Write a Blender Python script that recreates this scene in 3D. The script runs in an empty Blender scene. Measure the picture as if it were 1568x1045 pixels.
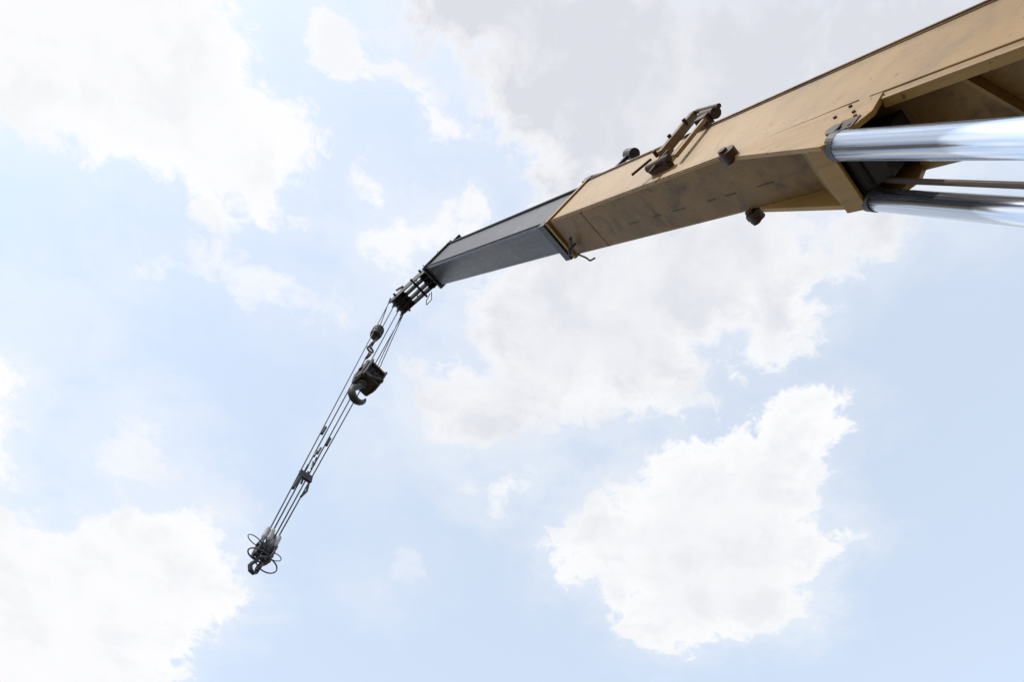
import bpy, bmesh, math, random
import numpy as np
from mathutils import Vector, Matrix
random.seed(3); rng=np.random.default_rng(5)
scene=bpy.context.scene
scene.view_settings.view_transform='Standard'; scene.view_settings.look='None'; scene.view_settings.exposure=0
# ---------- camera ----------
cd=bpy.data.cameras.new("camera"); cam=bpy.data.objects.new("camera",cd); scene.collection.objects.link(cam)
cam.matrix_world=Matrix(((0.99,-0.1385,0,0),(-0.126,-0.9007,-0.4150,0),(0.0575,0.4109,-0.9098,1.6),(0,0,0,1)))
cd.sensor_width=36; cd.lens=24; cd.clip_start=0.05; cd.clip_end=30000
scene.camera=cam
# ---------- world ----------
wd=bpy.data.worlds.new("World"); scene.world=wd; wd.use_nodes=True
nt=wd.node_tree; bg=nt.nodes["Background"]
SUN=Vector((-0.5,-0.45,0.74)).normalized()
sk=nt.nodes.new("ShaderNodeTexSky"); sk.sky_type='NISHITA'; sk.sun_disc=False
sk.sun_elevation=math.asin(SUN.z); sk.sun_rotation=math.atan2(SUN.x,SUN.y)
hz=nt.nodes.new("ShaderNodeVectorMath"); hz.operation='ADD'; hz.inputs[1].default_value=(3.35,3.6,3.7)
nt.links.new(sk.outputs[0],hz.inputs[0]); nt.links.new(hz.outputs[0],bg.inputs[0]); bg.inputs[1].default_value=0.15
sd=bpy.data.lights.new("sun","SUN"); sd.energy=2.2; sd.angle=math.radians(0.5); sd.color=(1,.93,.84)
so=bpy.data.objects.new("sun",sd); scene.collection.objects.link(so)
so.rotation_euler=SUN.to_track_quat('Z','Y').to_euler()
# ---------- materials ----------
class NT:
    def __init__(s,m): s.t=m.node_tree
    def n(s,typ,**k):
        o=s.t.nodes.new("ShaderNode"+typ)
        for a,v in k.items(): setattr(o,a,v)
        return o
    def l(s,a,b): s.t.links.new(a,b)
    def put(s,sock,v):
        if isinstance(v,bpy.types.NodeSocket): s.l(v,sock)
        else: sock.default_value=v
    def math(s,op,a,b=0.0,c=0.0,clamp=False):
        o=s.n("Math",operation=op); o.use_clamp=clamp
        for i,v in enumerate((a,b,c)): s.put(o.inputs[i],v)
        return o.outputs[0]
    def ramp(s,v,lo,hi,a=0.0,b=1.0):
        o=s.n("MapRange",interpolation_type='SMOOTHSTEP')
        for i,x in enumerate((v,lo,hi,a,b)): s.put(o.inputs[i],x)
        return o.outputs[0]
    def noise(s,vec,scale,detail=4,rough=.55,dist=0.0):
        o=s.n("TexNoise"); s.l(vec,o.inputs["Vector"]); o.inputs["Scale"].default_value=scale
        o.inputs["Detail"].default_value=detail; o.inputs["Roughness"].default_value=rough; o.inputs["Distortion"].default_value=dist
        return o.outputs[0]
    def mix(s,f,a,b):
        o=s.n("Mix",data_type='RGBA'); s.put(o.inputs[0],f)
        for i,v in ((6,a),(7,b)):
            s.put(o.inputs[i],(*v,1) if isinstance(v,tuple) else v)
        return o.outputs[2]
    def mapping(s,vec,scale,loc=(0,0,0)):
        o=s.n("Mapping"); s.l(vec,o.inputs[0]); o.inputs["Scale"].default_value=scale; o.inputs["Location"].default_value=loc
        return o.outputs[0]
def base(name,rough=.5,metal=0):
    m=bpy.data.materials.new(name); m.use_nodes=True
    p=m.node_tree.nodes["Principled BSDF"]; p.inputs["Roughness"].default_value=rough; p.inputs["Metallic"].default_value=metal
    return m,NT(m),p
def worn(name,col,col2,dirt,rough=.5,rust=.35,streak=.45,metal=0,bump=.15,scr=.2,edge=False,across=False,chips=None):
    m,t,p=base(name,rough,metal)
    c=t.n("TexCoord").outputs["Object"]
    big=t.noise(c,1.3,5,.6); fine=t.noise(c,14,5,.65)
    st=t.noise(t.mapping(c,(2.6,2.2,1.1) if across else (.5,7,7)),1.5,8,.68,.6)
    f=t.ramp(big,.35,.68)
    colr=t.mix(f,col,col2)
    colr=t.mix(t.math('MULTIPLY',t.ramp(st,.46,.72),streak),colr,dirt)
    if edge:
        sx=t.n("SeparateXYZ"); t.l(c,sx.inputs[0])
        e=t.math('ABSOLUTE',t.math('SUBTRACT',sx.outputs[2],.48))
        e=t.math('ADD',e,t.math('MULTIPLY',t.math('SUBTRACT',t.noise(c,6,6,.7),.5),.45))
        colr=t.mix(t.math('MULTIPLY',t.ramp(e,.34,.50),.7),colr,dirt)
        colr=t.mix(t.math('MULTIPLY',t.ramp(t.math('ADD',e,t.math('MULTIPLY',t.math('SUBTRACT',fine,.5),.3)),.485,.53),.85),colr,(.09,.045,.022))
    sp=t.math('MULTIPLY',t.ramp(fine,.60,.66),t.ramp(t.noise(c,2.1,3),.46,.58))
    colr=t.mix(t.math('MULTIPLY',sp,rust*2,clamp=True),colr,(.11,.055,.028))
    if chips: colr=t.mix(t.math('MULTIPLY',t.ramp(t.noise(c,5,8,.72,.3),.58,.64),t.ramp(t.noise(c,1.1,3),.5,.6,0.0,.6)),colr,chips)
    sc=t.noise(t.mapping(c,(2.5,18,18),(3,1,2)),3,5,.7,.5)
    colr=t.mix(t.math('MULTIPLY',t.ramp(sc,.62,.74),scr),colr,dirt)
    t.l(colr,p.inputs["Base Color"])
    t.l(t.math('ADD',rough-.12,t.math('MULTIPLY',t.math('ADD',fine,st),.16)),p.inputs["Roughness"])
    b=t.n("Bump"); b.inputs["Strength"].default_value=bump; b.inputs["Distance"].default_value=.02
    t.l(t.math('ADD',t.noise(c,2.2,2),t.math('MULTIPLY',fine,.12)),b.inputs["Height"]); t.l(b.outputs[0],p.inputs["Normal"])
    return m
YEL=worn("yellow_paint",(.33,.185,.042),(.27,.15,.034),(.13,.072,.024),.5,rust=.5,streak=.4)
YELS=worn("yellow_paint_weathered",(.335,.19,.045),(.27,.152,.036),(.15,.085,.03),.46,rust=.5,streak=.45,edge=True,across=True,chips=(.44,.30,.13),scr=.08)
YEL2=worn("yellow_paint_grimy_shaded",(.225,.122,.026),(.155,.084,.02),(.055,.032,.013),.55,rust=.5,streak=.7,bump=.6,scr=.2,across=True)  # grime streaks, plus the boom underside's shade painted into a darker base colour
DARK=worn("dark_steel",(.010,.011,.013),(.028,.031,.038),(.004,.004,.005),.34,rust=.15,streak=.8,scr=.3,bump=.3,chips=(.16,.17,.19))
BLK=worn("black_steel",(.018,.018,.018),(.035,.03,.027),(.01,.01,.01),.5,rust=.3)
BRN=worn("rusty_steel",(.075,.036,.015),(.04,.022,.012),(.013,.010,.008),.6,rust=.5)
GAL=worn("galvanised_steel",(.35,.34,.33),(.25,.25,.24),(.12,.1,.09),.5,rust=.3)
ROPE=worn("greased_rope",(.02,.02,.021),(.03,.028,.027),(.01,.01,.01),.5,rust=.1)
RUB=worn("tyre_rubber",(.025,.025,.025),(.035,.035,.033),(.05,.045,.04),.8,rust=0)
GLS,t_,p_=base("cab_glass",.05); p_.inputs["Base Color"].default_value=(.02,.025,.03,1)
CHR,t,p=base("chrome_rod",.1,1)
c=t.n("TexCoord").outputs["Object"]
st=t.noise(t.mapping(c,(.3,30,30)),1.5,4,.6)
t.l(t.mix(t.ramp(st,.4,.65),(.88,.93,1.0),(.60,.70,.85)),p.inputs["Base Color"])
t.l(t.ramp(st,.35,.7,.16,.32),p.inputs["Roughness"])
CON,t,p=base("ground_concrete",.9)
c=t.n("TexCoord").outputs["Object"]
t.l(t.mix(t.ramp(t.noise(c,.15,8,.65),.35,.65),(.14,.115,.085),(.10,.085,.065)),p.inputs["Base Color"])
# ---------- builders ----------
crane=bpy.data.objects.new("mobile_crane",None); scene.collection.objects.link(crane)
MB=Matrix(((-0.3936,-0.7428,0.5411,0.2894),(0.4371,-0.669,-0.6008,2.5134),(0.8087,0,0.5881,11.445),(0,0,0,1)))
def finish(bm,name,m,parent=crane,M=None,bev=0,smooth=False):
    bmesh.ops.recalc_face_normals(bm,faces=bm.faces)
    me=bpy.data.meshes.new(name); bm.to_mesh(me); bm.free()
    o=bpy.data.objects.new(name,me); scene.collection.objects.link(o); me.materials.append(m)
    if smooth:
        for p in me.polygons: p.use_smooth=True
    o.parent=parent
    if M is not None: o.matrix_local=M
    if bev:
        b=o.modifiers.new("bev","BEVEL"); b.width=bev; b.segments=2; b.limit_method='ANGLE'
    return o
def box(bm,x0,x1,y0,y1,z0,z1):
    v=[bm.verts.new((x,y,z)) for x in(x0,x1) for y in(y0,y1) for z in(z0,z1)]
    for f in((0,1,3,2),(4,6,7,5),(0,4,5,1),(2,3,7,6),(0,2,6,4),(1,5,7,3)): bm.faces.new([v[i] for i in f])
def bar(bm,a,b,wd,ht,up=(0,0,1)):
    a=Vector(a);b=Vector(b);d=(b-a).normalized();s=d.cross(Vector(up)).normalized();u=s.cross(d)
    v=[bm.verts.new(p+s*i*wd/2+u*j*ht/2) for p in(a,b) for i in(-1,1) for j in(-1,1)]
    for f in((0,1,3,2),(4,6,7,5),(0,4,5,1),(2,3,7,6),(0,2,6,4),(1,5,7,3)): bm.faces.new([v[i] for i in f])
def prism(bm,pts,y0,y1):
    a=[bm.verts.new((s,y0,z)) for s,z in pts]; c=[bm.verts.new((s,y1,z)) for s,z in pts]
    bm.faces.new(a); bm.faces.new(c[::-1]); n=len(pts)
    for i in range(n): bm.faces.new((a[i],c[i],c[(i+1)%n],a[(i+1)%n]))
def tube(bm,pts,r,n=12,cap=True,closed=False):
    pts=[Vector(p) for p in pts]; rings=[]; L=len(pts)
    rs=r if isinstance(r,(list,tuple)) else [r]*L
    pu=None
    for i,p in enumerate(pts):
        if closed: d=(pts[(i+1)%L]-pts[i-1]).normalized()
        else: d=(pts[min(i+1,L-1)]-pts[max(i-1,0)]).normalized()
        if pu is None: pu=d.orthogonal().normalized()
        pu=(pu-d*pu.dot(d)).normalized(); pv=d.cross(pu)
        rings.append([bm.verts.new(p+(pu*math.cos(2*math.pi*k/n)+pv*math.sin(2*math.pi*k/n))*rs[i]) for k in range(n)])
    prs=list(zip(rings,rings[1:]))
    if closed: prs.append((rings[-1],rings[0]))
    for A,B in prs:
        for k in range(n): bm.faces.new((A[k],A[(k+1)%n],B[(k+1)%n],B[k]))
    if cap and not closed: bm.faces.new(rings[0][::-1]); bm.faces.new(rings[-1])
def sheave(bm,c,axis,r,wd,n=28):
    c=Vector(c);a=Vector(axis).normalized()
    tube(bm,[c-a*wd/2,c-a*wd/2.01,c-a*wd*.12,c+a*wd*.12,c+a*wd/2.01,c+a*wd/2],[r*.6,r,r*.84,r*.84,r,r*.6],n)
def ring(c,a,b,r,n=28,sag=0):
    c=Vector(c);a=Vector(a);b=Vector(b)
    return [c+a*math.cos(2*math.pi*i/n)*r+b*math.sin(2*math.pi*i/n)*r for i in range(n)]
N=bmesh.new
W=-.65;H=.96
# --- yellow base section: plated box, recessed underside behind the cylinder bracket
b=N(); box(b,-5.0,0,W+.012,-.012,0.0,H); box(b,-12,-5.002,W+.012,-.012,.13,H-.002); finish(b,"boom_base_section",YEL,M=MB,bev=.01)
b=N(); box(b,-12,0.0,-.010,.0,0.012,H-.01); box(b,-12,0,W,W+.010,.012,H-.01)   # side plates
finish(b,"side_plate",YELS,M=MB)
b=N(); box(b,-12,-5.46,-.07,.012,-.03,0.008); box(b,-12,-5.46,W-.012,W+.07,-.03,.008); finish(b,"bottom_flange",YEL,M=MB,bev=.004)
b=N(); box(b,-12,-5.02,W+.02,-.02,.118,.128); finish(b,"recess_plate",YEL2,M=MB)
b=N()
for s in(-6.3,-7.6,-9.0,-10.4): bar(b,(s,W+.02,.07),(s+.35,-.02,.07),.03,.08)
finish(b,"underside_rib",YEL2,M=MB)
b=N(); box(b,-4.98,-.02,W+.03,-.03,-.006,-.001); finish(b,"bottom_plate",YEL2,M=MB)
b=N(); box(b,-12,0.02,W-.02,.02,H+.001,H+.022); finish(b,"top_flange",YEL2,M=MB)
b=N(); tube(b,[(-5.2,.004,.03),(-.02,.004,.03)],.008,6); tube(b,[(-12,.004,.10),(-5.3,.004,.10)],.008,6)
tube(b,[(-12,.004,H-.02),(-.02,.004,H-.02)],.009,6); tube(b,[(-.95,-.64,-.006),(-.92,-.02,-.006)],.006,6)
tube(b,[(-3.9,.006,.02),(-5.2,.006,.10)],.010,6)
finish(b,"weld_bead",YEL2,M=MB)
b=N()
for s,e in((-1.9,.2),(-2.35,.14),(-2.8,.22),(-3.3,.12),(-3.6,.15),(-4.1,.2)): box(b,s,s+e,-.41,-.40,-.012,-.004)
finish(b,"underside_slot",BLK,M=MB)
# --- front collar
b=N(); box(b,-.02,.05,W-.03,.03,-.045,.045); box(b,-.02,.05,.002,.03,.045,H); box(b,-.02,.05,W-.03,W-.002,.045,H)
finish(b,"front_collar",YEL,M=MB,bev=.004)
b=N(); box(b,.075,.26,W-.02,.01,-.07,.05); box(b,.052,.26,-.045,.012,.05,.2); box(b,.06,.14,-.045,.012,.2,.9); finish(b,"wear_pad_holder",BLK,M=MB,bev=.006)
b=N(); tube(b,[(-.25,-.45,-.02),(-.25,-.45,-.16),(-.28,-.50,-.22)],.02,8); bar(b,(-.40,-.30,-.10),(-.12,-.56,-.12),.03,.05); tube(b,[(-.1,-.62,-.03),(-.28,-.7,-.05),(-.42,-.74,-.1),(-.44,-.76,-.02)],.014,8)
finish(b,"stow_hook",BRN,M=MB)
# --- telescoped dark section
b=N(); 
v=[]
for s,z0,z1,y0,y1 in((-.3,.06,.90,-.60,-.05),(6.78,.085,.985,-.61,-.04)):
    ch=.03
    v.append([b.verts.new(p) for p in((s,y0,z0+ch),(s,y0+ch,z0),(s,y1-ch,z0),(s,y1,z0+ch),(s,y1,z1),(s,y0,z1))])
for k in range(6): b.faces.new((v[0][k],v[0][(k+1)%6],v[1][(k+1)%6],v[1][k]))
b.faces.new(v[0]); b.faces.new(v[1][::-1]); finish(b,"boom_extension",DARK,M=MB)
b=N(); bar(b,(.1,-.035,.12),(6.7,-.028,.15),.02,.014); bar(b,(.1,-.035,.88),(6.7,-.025,.95),.05,.03); finish(b,"extension_edge_strip",BLK,M=MB)
b=N(); box(b,6.70,6.80,-.66,.0,.03,.09); box(b,6.70,6.80,-.035,.01,.09,1.0); box(b,6.70,6.80,-.66,-.615,.09,1.0); box(b,6.70,6.80,-.66,.01,1.001,1.04)
finish(b,"tip_collar",DARK,M=MB,bev=.006)
b=N(); 
for s,y in((6.6,-.08),(7.0,-.2),(6.75,-.5)): 
    box(b,s,s+.05,y,y+.06,1.04,1.26)
tube(b,[(6.5,-.1,1.2),(7.15,-.15,1.2)],.03,8); box(b,6.8,7.25,-.5,-.1,.75,.80)
finish(b,"tip_bracket",BLK,M=MB)
# --- cylinder bracket
pts=[(-3.75,0.0),(-3.83,-.07),(-5.22,-.5),(-5.35,-.47),(-5.50,-.2),(-5.45,0.05),(-5.0,.05)]
b=N(); prism(b,pts,-.02,.025); prism(b,[(s,z*.8) for s,z in pts],W-.02,W+.025); finish(b,"cylinder_bracket",YEL,M=MB,bev=.004)
b=N()
prism(b,[(-4.55,.0),(-5.05,-.44),(-5.09,-.42),(-4.62,.01)],W+.03,-.022)
finish(b,"bracket_ramp",YEL2,M=MB)
b=N(); prism(b,[(-5.05,-.46),(-5.24,-.46),(-5.24,-.43),(-5.05,-.43)],W+.026,-.022); finish(b,"bracket_lip",YEL,M=MB,bev=.004)
b=N(); prism(b,[(-5.0,-.2),(-5.35,-.36),(-5.45,-.3),(-5.45,.12),(-5.0,.12)],W+.16,-.19)
tube(b,[(-5.25,W-.05,-.33),(-5.25,.05,-.33)],.06,16)
finish(b,"rod_clevis",BLK,M=MB,bev=.004)
b=N()
for s,z in((-5.30,-.12),(-5.36,-.2),(-5.28,-.27),(-5.38,-.32),(-5.12,-.1),(-5.2,0)): tube(b,[(s,.02,z),(s,.04,z)],.014,8)
box(b,-5.42,-5.26,.026,.034,-.36,-.22); finish(b,"bracket_bolt",BRN,M=MB)
b=N()
for c_,y0,y1,r_ in (((-3.95,-.10),0,.10,.08),((-3.66,-.02),W-.1,W,.08)):
    s,z=c_; tube(b,[(s,y0,z),(s,y1,z)],r_,20); tube(b,[(s+.02,y0-.03,z-.02),(s+.02,y1+.03,z-.02)],r_*.55,16); box(b,s-.06,s+.12,min(y0,y1),max(y0,y1)-.04,z-.02,z+.05)
finish(b,"guide_pin",BRN,M=MB,bev=.004)
# --- lift cylinders
r=Vector((.932,0,.363)).normalized()
X=-r; Y=Vector((0,1,0)); Z=X.cross(Y)
for y,rr in((-.06,.112),(-.6,.088)):
    p=Vector((-5.42,y,-.46)) if y>-.3 else Vector((-5.36,y,-.42))
    M=MB@Matrix(((X.x,Y.x,Z.x,p.x),(X.y,Y.y,Z.y,p.y),(X.z,Y.z,Z.z,p.z),(0,0,0,1)))
    b=N(); tube(b,[(-.08,0,0),(3.2,0,0)],rr,64); finish(b,"piston_rod",CHR,M=M,smooth=True)
    b=N(); tube(b,[(3.1,0,0),(3.1,0,0),(5.9,0,0)],[rr*1.1,rr*1.45,rr*1.45],40); finish(b,"cylinder_barrel",YEL,M=M)
    b=N(); tube(b,[(-.16,0,0),(-.06,0,0)],rr*(1.02 if y>-.3 else 1.08),32); finish(b,"rod_collar",BLK,M=M,bev=.006)
p=Vector((-5.35,-.50,-.30)); b=N(); tube(b,[p,p-r*.4+Vector((0,0,-.0)),p-r*5.5],.022,10); finish(b,"hydraulic_pipe",BRN,M=MB)
# --- side guide frame
b=N(); bar(b,(-2.28,.10,1.28),(-2.42,.10,.45),.08,.11,up=(0,1,0)); bar(b,(-2.36,.06,.62),(-2.5,.06,.25),.12,.07,up=(0,1,0)); finish(b,"guide_arm",YEL2,M=MB,bev=.008)
b=N(); bar(b,(-2.66,.08,1.12),(-2.80,.08,.30),.05,.05,up=(0,1,0)); finish(b,"guide_strut",YEL,M=MB,bev=.006)
b=N(); tube(b,[(-2.45,.06,1.22),(-2.75,.06,1.14)],.07,16); tube(b,[(-2.32,.12,1.30),(-2.86,.12,1.13)],.03,10); box(b,-2.70,-2.52,-.02,.12,1.0,1.10)
box(b,-2.70,-2.34,0,.10,.23,.31); tube(b,[(-2.38,.1,.21),(-2.72,.1,.29)],.045,12); tube(b,[(-2.5,.1,.5),(-2.56,.1,.08)],.022,8); tube(b,[(-2.35,.14,.36),(-2.2,.14,.12)],.018,8)
for z in(.45,.75,1.05): tube(b,[(-2.35,.1,z),(-2.35,.19,z)],.025,8)
finish(b,"guide_roller",BRN,M=MB,bev=.006)
b=N(); box(b,-.42,-.36,-.12,-.06,.98,1.46); tube(b,[(-.55,-.10,1.50),(-.26,-.10,1.60)],.085,16); box(b,-.05,.15,-.05,.03,.93,1.04); tube(b,[(-.1,0,1.02),(-.5,-.05,1.04)],.03,8)
finish(b,"cable_roller",BLK,M=MB,bev=.006)
# --- boom head
hd=[(6.79,.90),(7.2,.72),(7.62,-.1),(7.72,-.7),(7.55,-.98),(7.3,-.92),(6.95,-.1),(6.79,.05)]
b=N()
for y in(-.12,-.25,-.40,-.53): prism(b,hd,y-.014,y+.014)
for s,z in((7.5,-.72),(7.3,.1),(7.0,.5),(7.15,-.25)): tube(b,[(s,-.62,z),(s,-.03,z)],.03,10)
for y in(-.465,-.325,-.185):
    sheave(b,(7.5,y,-.70),(0,1,0),.24,.09); sheave(b,(7.25,y,.15),(0,1,0),.2,.08)
for s0,z0,s1,z1,y in((7.2,.72,7.75,.92,-.1),(7.4,.3,7.95,.45,-.12),(7.55,-.05,8.0,-.1,-.2),(7.6,-.4,7.98,-.5,-.08),(7.1,.75,7.5,1.12,-.3),(7.6,-.3,7.95,-.2,-.5)):
    bar(b,(s0,y,z0),(s1,y,z1),.03,.05,up=(0,1,0))
tube(b,[(7.1,-.6,-.1),(7.0,-.72,-.25),(7.15,-.75,-.4),(7.3,-.7,-.3),(7.2,-.62,-.12)],.012,6)
finish(b,"boom_head",BLK,M=MB,bev=.004)
# --- hoist ropes (hang vertically from the head)
wv=Vector((-.7428,-.669,0)); hv=Vector((-.669,.7428,0)); up=Vector((0,0,1))
HD=Vector((-2.90,6.50,17.0))
LB=Vector((-2.80,6.53,8.35))
b=N()
for o0,o1 in((-.235,-.075),(-.09,-.03),(.07,.03),(.22,.08)):
    a=HD+wv*o0; e=LB+wv*o1+up*.25
    tube(b,[a,a.lerp(e,.5),e],.011,8)
AB=Vector((-2.70,6.58,13.75))
for o0,o1 in((-.24,-.12),(-.20,-.06)):
    tube(b,[HD+wv*o0,AB+wv*o1],.010,8)
AW=Vector((-2.98,6.47,15.25))
tube(b,[HD+wv*.25,AW+up*.1],.012,8)
finish(b,"hoist_rope",ROPE)
b=N()
for z,o in((11.25,.10),(11.1,-.08)): 
    c=HD.lerp(LB,(17-z)/8.65)+wv*o*.9; tube(b,[c,c-up*.2],.028,8)
for k in range(7):
    z=10.75-k*.13; c=HD.lerp(LB,(17-z)/8.65)+wv*random.uniform(-.03,.05); tube(b,[c,c+Vector((random.uniform(-.03,.03),random.uniform(-.03,.03),-.18))],.018,6)
c=HD.lerp(LB,(17-9.95)/8.65); bar(b,c-wv*.12+up*.05,c+wv*.1,.05,.12); tube(b,[c-wv*.1,c-wv*.14-up*.2,c-wv*.1-up*.38],.018,6); tube(b,[c+wv*.06,c+wv*.07-up*.35],.028,8)
finish(b,"rope_clamp",BLK)
# aux weight + swivel
b=N(); tube(b,[AW+up*.19,AW+up*.16,AW-up*.18,AW-up*.21],[.06,.12,.12,.06],20); 
for z in(-.09,0,.09): tube(b,[AW+up*(z-.012),AW+up*(z+.012)],.13,20)
finish(b,"swivel_weight",BLK)
b=N(); tube(b,ring(AW-up*.29,wv,up,.08,20),.024,8,closed=True)
for k in range(3): tube(b,ring(AW-up*(.42+.13*k)+(AB-AW)*(.1*k+.1),(wv if k%2 else hv),up,.075,16),.022,8,closed=True)
finish(b,"swivel_chain",BRN)
# auxiliary hook block
HB=Matrix.Translation(Vector((-2.69,6.585,13.36)))@Matrix(((hv.x,wv.x,0,0),(hv.y,wv.y,0,0),(0,0,1,0),(0,0,0,1)))
def rpoly(w0,w1,z0,z1,n=8):
    p=[]
    for i in range(n+1): a=math.pi*i/n; p.append((w1*math.cos(a),z1-w1*.6+w1*.6*math.sin(a)))
    for i in range(n+1): a=math.pi+math.pi*i/n; p.append((w0*math.cos(a),z0+w0*.5+w0*.5*math.sin(a)))
    return p
b=N()
for y in(-.20,.17): prism(b,rpoly(.2,.28,-.34,.32),y,y+.03)
for y in(-.1,0,.1): sheave(b,(0,y,.04),(0,1,0),.24,.08)
tube(b,[(0,-.26,.04),(0,.26,.04)],.045,14); tube(b,[(0,-.22,-.22),(0,.22,-.22)],.05,14)
box(b,-.19,.19,-.17,.17,-.28,-.16)
finish(b,"hook_block_cheek",BLK,M=HB,bev=.005)
b=N(); prism(b,rpoly(.09,.16,-.28,.3),.205,.222); prism(b,rpoly(.09,.16,-.28,.3),-.222,-.205); box(b,-.28,-.2,-.16,.17,.05,.10); bar(b,(-.25,-.2,-.16),(-.1,.22,-.3),.08,.04); tube(b,ring((0,.1,.42),(0,1,0),(0,0,1),.09,16),.03,8,closed=True)
finish(b,"hook_block_strap",BRN,M=HB,bev=.004)
def hook(bm,S,y=0,z0=0,yax=True,n=14):
    pts=[];rs=[]
    P=[(0,0,.04),(0,-.12,.045),(.02,-.22,.05),(.10,-.32,.06),(.12,-.46,.072),(.04,-.58,.075),(-.08,-.60,.066),(-.17,-.50,.05),(-.19,-.38,.03),(-.18,-.33,.012)]
    for x,z,r_ in P: pts.append((0,y+x*S,z0+z*S) if yax else (x*S,y,z0+z*S)); rs.append(r_*S)
    tube(bm,pts,rs,n)
b=N(); hook(b,1.1,.06,-.28); tube(b,[(0,.06,-.28),(0,.06,-.40)],.1,16)
o=finish(b,"auxiliary_hook",BLK,M=HB,smooth=True); sb=o.modifiers.new("s","SUBSURF"); sb.levels=sb.render_levels=1
# lower rope-end assembly with wire loops
LM=Matrix.Translation(LB)@Matrix(((hv.x,wv.x,0,0),(hv.y,wv.y,0,0),(0,0,1,0),(0,0,0,1)))
b=N()
for x,y in((0,-.09),(.03,-.03),(-.02,.04),(0,.1)):
    tube(b,[(x,y,.36),(x,y,.33),(x,y,.17),(x,y,.13)],[.018,.032,.036,.02],12)
finish(b,"rope_socket",GAL,M=LM)
b=N()
for y in(-.10,-.035,.04,.105): prism(b,rpoly(.06,.095,-.18,.15),y-.007,y+.007)
for y in(-.07,.0,.075): sheave(b,(0,y,.0),(0,1,0),.085,.04,20)
tube(b,[(0,-.14,0),(0,.14,0)],.025,10); tube(b,[(0,-.12,-.14),(0,.12,-.14)],.022,10)
for a in(.6,3.9): tube(b,[(.08*math.cos(a),.1*math.sin(a),.1),(.13*math.cos(a),.14*math.sin(a),-.02),(.09*math.cos(a),.1*math.sin(a),-.14)],.018,8)
hook(b,.42,.02,-.14); hook(b,.34,-.04,-.12,False)
finish(b,"main_hook_block",BLK,M=LM,bev=.003)
b=N()
def loop(c,a1,a2,r1,r2,rad=.0065):
    a1=Vector(a1).normalized();a2=Vector(a2).normalized();c=Vector(c)
    tube(b,[c+a1*r1*math.cos(2*math.pi*i/30)+a2*r2*math.sin(2*math.pi*i/30) for i in range(30)],rad,6,closed=True)
loop((.02,.17,.05),(0,1,.1),(1,0,.5),.115,.12); loop((0,-.15,.02),(0,1,-.1),(1,0,.4),.10,.12)
loop((-.12,.07,-.24),(0,1,0),(1,.1,.3),.15,.15,.010); loop((-.10,-.08,-.26),(0,1,.1),(1,0,.25),.14,.16,.009)
finish(b,"wire_loop",ROPE,M=LM)
# ---------- carrier ----------
GM=Matrix.Translation(Vector((3.94,-1.06,0)))@Matrix(((-.669,-.743,0,0),(.743,-.669,0,0),(0,0,1,0),(0,0,0,1)))
b=N(); box(b,-7,3.2,-1.25,1.25,.95,1.45); box(b,-7,3.2,-.6,.6,.6,.949); finish(b,"carrier_deck",YEL,M=GM,bev=.03)
b=N()
for x in(-5.6,-4.2,.9,2.3):
    for y in(-1.05,1.05): tube(b,[(x,y-.2,.6),(x,y-.17,.6),(x,y+.17,.6),(x,y+.2,.6)],[.5,.6,.6,.5],32)
finish(b,"wheel",RUB,M=GM)
b=N(); prism(b,[(-9,.7),(-7.02,.7),(-7.02,2.5),(-8.5,2.5),(-9,1.7)],-1.2,1.2); finish(b,"driver_cab",YEL,M=GM,bev=.05)
b=N(); prism(b,[(-9.02,1.75),(-8.55,2.4),(-8.53,2.42),(-8.99,1.77)],-1.05,1.05); box(b,-8.4,-7.3,-1.21,1.21,1.6,2.3); finish(b,"cab_window",GLS,M=GM)
b=N(); tube(b,[(0,0,1.45),(0,0,1.62)],.95,40); box(b,-2.4,1.6,-1.1,1.1,1.62,1.8)
prism(b,[(-2.1,1.8),(.2,1.8),(-1.2,2.5),(-1.9,2.55)],-.48,-.38); prism(b,[(-2.1,1.8),(.2,1.8),(-1.2,2.5),(-1.9,2.55)],.38,.48); box(b,-3.1,-2.2,-1.2,1.2,1.5,2.3)
finish(b,"turntable",YEL2,M=GM,bev=.02)
b=N()
for x in(-6.6,2.9):
    box(b,x-.15,x+.15,-2.0,2.0,.7,.93)
    for y in(-1.95,1.95): tube(b,[(x,y,.06),(x,y,.9)],.09,16); tube(b,[(x,y,.01),(x,y,.06)],.3,20)
finish(b,"outrigger",YEL2,M=GM,bev=.01)
# ---------- ground ----------
b=N(); v=[b.verts.new(p) for p in((-6000,-6000,0),(6000,-6000,0),(6000,6000,0),(-6000,6000,0))]; b.faces.new(v); finish(b,"ground",CON,None)
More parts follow.
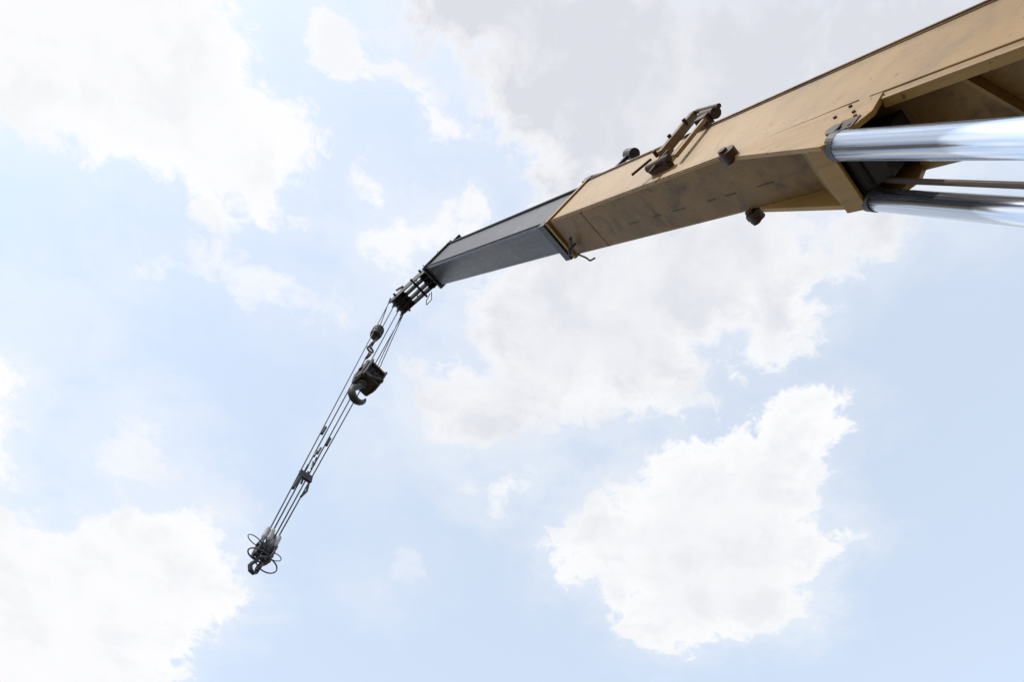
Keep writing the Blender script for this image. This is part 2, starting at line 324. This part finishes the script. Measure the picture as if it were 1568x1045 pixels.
# ---------- clouds: a layer 1000 m above the camera, outlines in metres ----------
# outline, opacity, grey, bias, edge softness
P=[
([(-867,-46),(-452,-96),(-440,16),(-398,92),(-324,152),(-315,192),(-363,261),(-354,309),(-405,337),(-474,316),(-532,284),(-641,280),(-684,238),(-759,220),(-925,187)],1,.12,.3,1.0),
([(-316,0),(-272,26),(-238,80),(-283,94),(-347,56)],.9,0,.0,.6),
([(-203,67),(-159,104),(-129,135),(-156,139),(-178,98)],.9,0,.3,.5),
([(-251,-119),(-236,38),(-130,117),(-60,162),(-5,220),(100,260),(400,220),(608,89),(756,-17),(651,-226)],1,1,.1,1.5),
([(-5,220),(-104,412),(-65,487),(-181,529),(-186,631),(-136,697),(-42,709),(45,666),(117,614),(177,572),(309,570),(309,476),(335,413),(425,399),(474,358),(464,294),(539,227),(562,160),(608,89),(300,120)],.97,.6,.3,1.1),
([(-246,235),(-167,253),(-80,241),(-59,298),(-121,328),(-159,370),(-200,366),(-253,326)],.95,.1,.45,.8),
([(-503,378),(-406,380),(-323,411),(-239,432),(-248,468),(-376,464),(-491,425)],.75,.1,.35,1.6),
([(243,627),(303,590),(349,596),(418,565),(448,478),(538,476),(558,536),(548,589),(566,683),(642,757),(625,869),(642,966),(541,1012),(438,1067),(366,1096),(269,1002),(228,918),(147,957),(124,849),(171,729),(234,697)],1,.35,.3,.6),
([(-21,740),(71,690),(61,741),(-1,766)],.8,.1,.75,.9),
([(107,736),(162,745),(126,781)],.5,.1,.3,1),
([(346,394),(420,417),(384,438)],.85,.1,.65,.8),
([(582,162),(616,166),(614,196)],.6,0,.4,.8),
([(-1128,1007),(-926,956),(-801,965),(-691,892),(-554,868),(-488,903),(-468,1020),(-460,1149),(-566,1243),(-632,1375),(-710,1739),(-1343,1878)],1,.12,.4,.8),
([(-772,810),(-642,665),(-570,693),(-589,779),(-531,798),(-592,890),(-731,914)],.75,.1,.6,1.5),
([(-1033,624),(-861,610),(-830,656),(-874,742),(-884,828),(-918,916),(-1115,957)],1,0,.65,.7),
([(-223,1034),(-138,936),(-141,994),(-202,1065)],.4,0,.5,1.4),
([(-634,441),(-579,410),(-592,446)],.6,0,.5,1),
([(-1000,489),(-772,478),(-680,510),(-701,585),(-809,565),(-1030,611)],.6,.3,.5,1.6),
([(-264,697),(-163,640),(-136,703),(-226,761)],.5,.1,.4,1.4),
([(-1700,-300),(-1300,-200),(-1350,200),(-1800,300)],1,.2,0,.6),
([(300,-1000),(900,-900),(1000,-500),(400,-600)],1,.3,0,.6),
([(-200,1700),(400,1650),(500,2000),(-100,2100)],1,.2,0,.6),
([(1200,300),(1700,200),(1750,700),(1250,800)],1,.2,0,.6),
]
xs=np.arange(-2000,2001,10.0); ys=np.arange(-1200,2401,10.0)
GX,GY=np.meshgrid(xs,ys); nx,ny=len(xs),len(ys); pts2=np.stack([GX.ravel(),GY.ravel()],1)
Fm=np.full(len(pts2),-2.5); wa=np.full(len(pts2),1e-9); A=np.zeros(len(pts2)); G=np.zeros(len(pts2)); S=np.zeros(len(pts2))
for poly,op,gr,bias,soft in P:
    q=np.array(poly,float); d2=np.full(len(pts2),1e12); ins=np.zeros(len(pts2),bool)
    for i in range(len(q)):
        a=q[i]; e=q[(i+1)%len(q)]-a; v=pts2-a
        tt=np.clip((v@e)/(e@e),0,1); dd=v-tt[:,None]*e; d2=np.minimum(d2,(dd**2).sum(1))
        y0,y1=a[1],a[1]+e[1]
        cr=((pts2[:,1]>=min(y0,y1))&(pts2[:,1]<max(y0,y1)))
        xi=a[0]+(pts2[:,1]-y0)/(e[1] if e[1] else 1)*e[0]
        ins^=cr&(pts2[:,0]<xi)
    sd_=np.sqrt(d2)*np.where(ins,1,-1)/62+bias
    f=np.clip(sd_,-2.5,2.5); Fm=np.maximum(Fm,f); ww=np.exp(3.5*f); wa+=ww; A+=ww*op; G+=ww*gr; S+=ww*soft
A/=wa;G/=wa;S/=wa
edge=np.clip(np.minimum.reduce([GX.ravel()+2000,2000-GX.ravel(),GY.ravel()+1200,2400-GY.ravel()])/300,0,1); 
me=bpy.data.meshes.new("clouds")
co=np.zeros((nx*ny,3)); co[:,:2]=pts2; co[:,2]=1001.6
idx=np.arange(nx*ny).reshape(ny,nx); fc=np.stack([idx[:-1,:-1],idx[:-1,1:],idx[1:,1:],idx[1:,:-1]],-1).reshape(-1,4)
me.vertices.add(nx*ny); me.vertices.foreach_set("co",co.ravel()); me.loops.add(fc.size); me.loops.foreach_set("vertex_index",fc.ravel().astype(np.int32))
me.polygons.add(len(fc)); me.polygons.foreach_set("loop_start",np.arange(0,fc.size,4,dtype=np.int32)); me.update(calc_edges=True)
for nm,arr in(("cover",Fm),("opacity",A*edge),("grey",G),("soft",S)):
    at=me.attributes.new(nm,'FLOAT','POINT'); at.data.foreach_set("value",arr.astype(np.float32))
cl=bpy.data.objects.new("clouds",me); scene.collection.objects.link(cl)
m=bpy.data.materials.new("cloud_vapour"); m.use_nodes=True; t=NT(m); t.t.nodes.clear()
def attr(n): 
    o=t.n("Attribute"); o.attribute_name=n; return o.outputs["Fac"]
cv,op,gr,sf=attr("cover"),attr("opacity"),attr("grey"),attr("soft")
c=t.mapping(t.n("TexCoord").outputs["Object"],(.001,.001,.001))
n1=t.noise(c,9,12,.60,.3); n2=t.noise(c,2.6,5,.55); n3=t.noise(c,24,10,.68,.5)
fld=t.math('ADD',cv,t.math('MULTIPLY',t.math('SUBTRACT',n1,.5),3.6))
fld=t.math('ADD',fld,t.math('MULTIPLY',t.math('SUBTRACT',n3,.5),2.1))
var=t.ramp(n2,.35,.65,.5,1.5)
hi=t.math('MULTIPLY',sf,var)
dens=t.ramp(fld,-.1,t.math('ADD',hi,.1))
veil=t.math('MULTIPLY',t.ramp(fld,-1.8,1.0),t.math('MULTIPLY',t.ramp(n2,.3,.7,.2,.6),op))
al=t.math('MAXIMUM',t.math('MULTIPLY',dens,op),veil)
gfac=t.math('MULTIPLY',gr,t.math('MULTIPLY',t.ramp(fld,-.1,2.0),t.ramp(n1,.3,.62,.65,1.1)))
gfac=t.math('ADD',gfac,t.math('MULTIPLY',t.ramp(n1,.48,.7),.2),clamp=True)
col=t.mix(gfac,(1.0,1.0,1.01),(.73,.745,.81))
em=t.n("Emission"); t.l(col,em.inputs[0]); tr=t.n("BsdfTransparent"); mx=t.n("MixShader"); t.l(al,mx.inputs[0]); t.l(tr.outputs[0],mx.inputs[1]); t.l(em.outputs[0],mx.inputs[2])
out=t.n("OutputMaterial"); t.l(mx.outputs[0],out.inputs[0]); m.cycles.emission_sampling='NONE'
me.materials.append(m)
